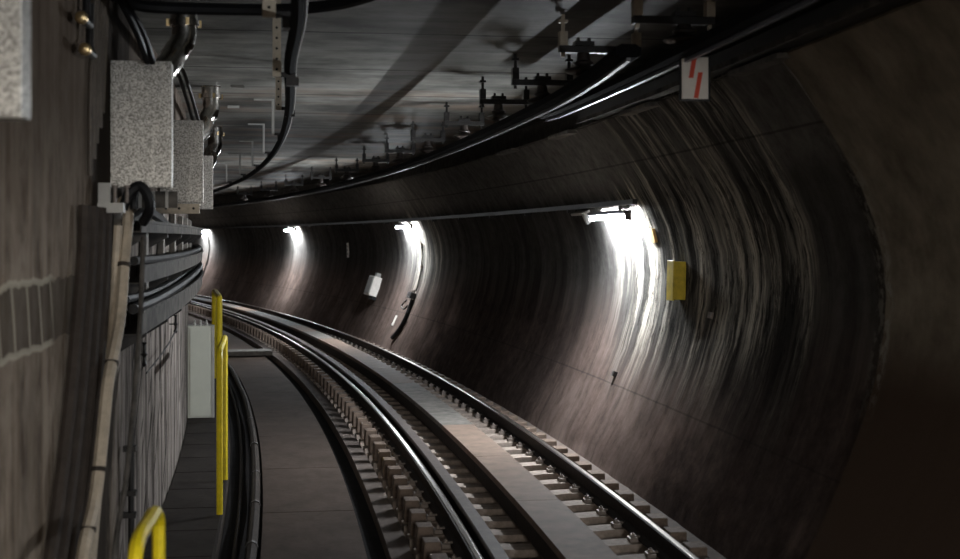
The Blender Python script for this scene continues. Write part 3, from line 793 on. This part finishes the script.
# ------------------------------------------------------------------ right wall: conduit and lamps
def wall_u(z):
    for (a, za), (b, zb) in zip(PROF, PROF[1:]):
        if za <= z <= zb: return a+(b-a)*(z-za)/(zb-za)
    return PROF[-1][0]
def wall_tilt(z):   # angle of the wall from vertical, positive leaning over the track
    a = wall_u(z-.12); b = wall_u(z+.12); return math.atan2(a-b, .24)
o = thing('wall_conduit', 'long dark conduit running along the right wall just above the lamps', 'conduit', 1.6, 14.1, 2.62)
sweep('conduit_channel', rect(1.585, 1.64, 2.60, 2.655), 14.05, 66, M['blackmet'], o, step=.8)
s = 14.6; 
while s < 50:
    inv = mat_of(o).inverted(); Mx = inv @ (Matrix.Translation(P(0, s, 0)) @ Matrix.Rotation(th(s), 4, 'Z'))
    finish('conduit_bracket', bx(1.6, 1.70, -.02, .02, 2.56, 2.5995, M=Mx), M['blackmet'], o); s += 2.4
def lamp(label, s):
    o = thing('wall_lamp', label, 'lamp', 1.60, s, 2.47, 'tube lamps along the right wall')
    finish('lamp_housing', bx(-.05, .045, -.78, .78, .035, .075), M['blackmet'], o, bevel=.004)
    for y in (-.78, .78):
        finish('end_cap', bx(-.035, .03, y-.025, y+.025, -.035, .0345), M['blackmet'], o)
    finish('lamp_tube', tube(bmesh.new(), [(0, -.75, 0), (0, 0, 0), (0, .75, 0)], .019, 10), M['tube'], o, smooth=True)
    for y in (-.45, .45):
        bm = box(bmesh.new(), -.01, .015, y-.02, y+.02, .0755, .13)
        finish('lamp_bracket', bm, M['blackmet'], o)
    return o
SL = 14.2
lamp('tube lamp on the right wall nearest in view, over the brightest streak', 15.05)
lamp('tube lamp on the right wall, second from the camera, with a cable below', 29.3)
lamp('tube lamp on the right wall, third from the camera', 43.5)
lamp('tube lamp at the far end, partly behind the left wall boxes', 57.2)
lamp('tube lamp on the right wall behind the camera, out of the picture', -13.5)
lamp('tube lamp on the right wall beside the camera, out of the picture', .75)

def on_wall(name, label, cat, s, z, rot=0):
    o = bpy.data.objects.new(name, None); COL.objects.link(o)
    o.location = P(wall_u(z), s, z); tag(o, label, cat)
    o.rotation_mode = 'XYZ'
    o.rotation_euler = (Matrix.Rotation(th(s), 4, 'Z') @ Matrix.Rotation(-wall_tilt(z), 4, 'Y')).to_euler()
    return o   # local x into the wall, y along, z up the wall
o = on_wall('yellow_box', 'yellow rectangular box on the streaked right wall below the near lamp', 'box', 13.2, 1.815)
finish('box_body', bx(-.135, -.012, -.1, .1, -.19, .19), M['ybox'], o, bevel=.006)
finish('box_lid', bx(-.148, -.1355, -.11, .11, -.2, .2), M['ybox'], o, bevel=.004)
finish('mounting_plate', bx(-.0115, .0, -.08, .08, -.24, .24), M['blackmet'], o)
o = on_wall('wall_plate', 'small orange plate on the bright wall right of the near lamp', 'plate', 14.05, 2.27)
finish('plate_face', bx(-.03, .01, -.09, .09, -.075, .075), M['orange'], o, bevel=.003)
o = on_wall('wall_bracket', 'pale bent bracket on the right wall just beyond the near lamp', 'bracket', 16.6, 2.56)
finish('bracket_arm', bx(-.10, .01, -.28, .28, .0, .03), M['lightgrey'], o)
finish('bracket_leg', bx(-.09, -.04, -.27, -.2, -.13, -.0005), M['lightgrey'], o)
o = on_wall('wall_cabinet', 'pale grey box on the dark right wall between the second and third lamps', 'cabinet', 32.8, 1.03)
finish('cabinet_body', bx(-.2, .06, -.32, .32, -.24, .24), M['white'], o, bevel=.01)
finish('cabinet_door', bx(-.222, -.2005, -.29, .22, -.21, .21), M['lightgrey'], o, bevel=.006)
finish('cable_entry', bx(-.12, .02, -.1, .12, .2405, .34), M['lightgrey'], o)
finish('bottom_bracket', bx(-.1, .05, -.4, .1, -.32, -.2405), M['black'], o)
o = on_wall('number_plate', 'narrow pale plate with dark dots on the far right wall', 'sign', 36.9, 1.9)
finish('plate_face', bx(-.03, .01, -.07, .07, -.2, .2), M['white'], o)
for z in (-.12, -.02, .08): finish('plate_mark', bx(-.033, -.0305, -.03, .03, z, z+.05), M['black'], o)
o = on_wall('junction_box', 'small dark junction box on the right wall under the second lamp', 'junction box', 28.75, .98)
finish('box_body', bx(-.12, 0, -.17, .17, -.06, .07), M['blackmet'], o, bevel=.006)
for y in (-.1, 0, .1): finish('cable_gland', lathe(bmesh.new(), [(.02, .0705), (.02, .1), (.012, .1), (.012, .13)], 8, Matrix.Translation((-.05, y, 0))), M['clip'], o)
zs = [2.5, 2.2, 1.9, 1.6, 1.3, 1.1]
cable('lamp_cable', [(wall_u(z)-.02, 28.65, z) for z in zs], .013, M['blackmet'], 'thin cable running down the wall from the second lamp', 'cable')
for z in (2.1, 1.62):
    o = on_wall('cable_clamp', 'small clamp on the cable under the second lamp, the %s one' % ('upper' if z > 2 else 'lower'), 'clamp', 28.65, z)
    finish('clamp_body', bx(-.05, .01, -.07, .07, -.04, .04), M['clip'], o)
cable('wall_hose', [(wall_u(z)-.04, s, z) for s, z in ((28.6, .92), (28.6, .75), (28.55, .5), (28.7, .25), (28.9, .1))], .045, M['black'], 'black hose hanging below the junction box', 'hose')
cable('hose_loop', [(wall_u(.85)-.10, 28.8, .90), (wall_u(.8)-.16, 28.95, .78), (wall_u(.8)-.16, 28.7, .72), (wall_u(.8)-.13, 28.5, .8)], .018, M['blackmet'], 'small cable loop at the junction box', 'cable')
o = on_wall('wall_plate', 'tiny white tag left of the black hose', 'plate', 29.6, .42)
finish('plate_face', bx(-.02, .02, -.06, .06, -.12, .12), M['white'], o)
o = on_wall('wall_socket', 'tiny dark fitting low on the wall below the bright streak', 'fitting', 14.75, .72)
finish('socket_body', bx(-.04, .01, -.04, .04, -.03, .03), M['blackmet'], o)
o = on_wall('wall_socket', 'tiny fitting on the right wall below the yellow box', 'fitting', 12.25, 1.52)
finish('socket_body', bx(-.03, .01, -.05, .05, -.03, .03), M['clip'], o)
# cable of the last visible lamp
cable('lamp_cable', [(wall_u(z)-.04, 56.9, z) for z in (2.5, 2.2, 1.9, 1.5, 1.1, .7, .3, .1)], .03, M['blackmet'], 'dark cable down the farthest lit wall streak', 'cable')
# ledge slabs projecting at the top of the lining
for s0, lb in ((8.45, 'pale ledge slab on the wall top above the smooth panels, nearest'), (11.6, 'second ledge slab along the wall top'), (14.7, 'third ledge slab along the wall top'), (17.8, 'fourth ledge slab along the wall top')):
    o = sweep('ledge_slab', [(1.04, 3.40), (1.16, 3.40), (1.16, 3.435), (1.04, 3.435)], s0, s0+1.0, M['ledge'], step=.4)
    tag(o, lb, 'ledge')
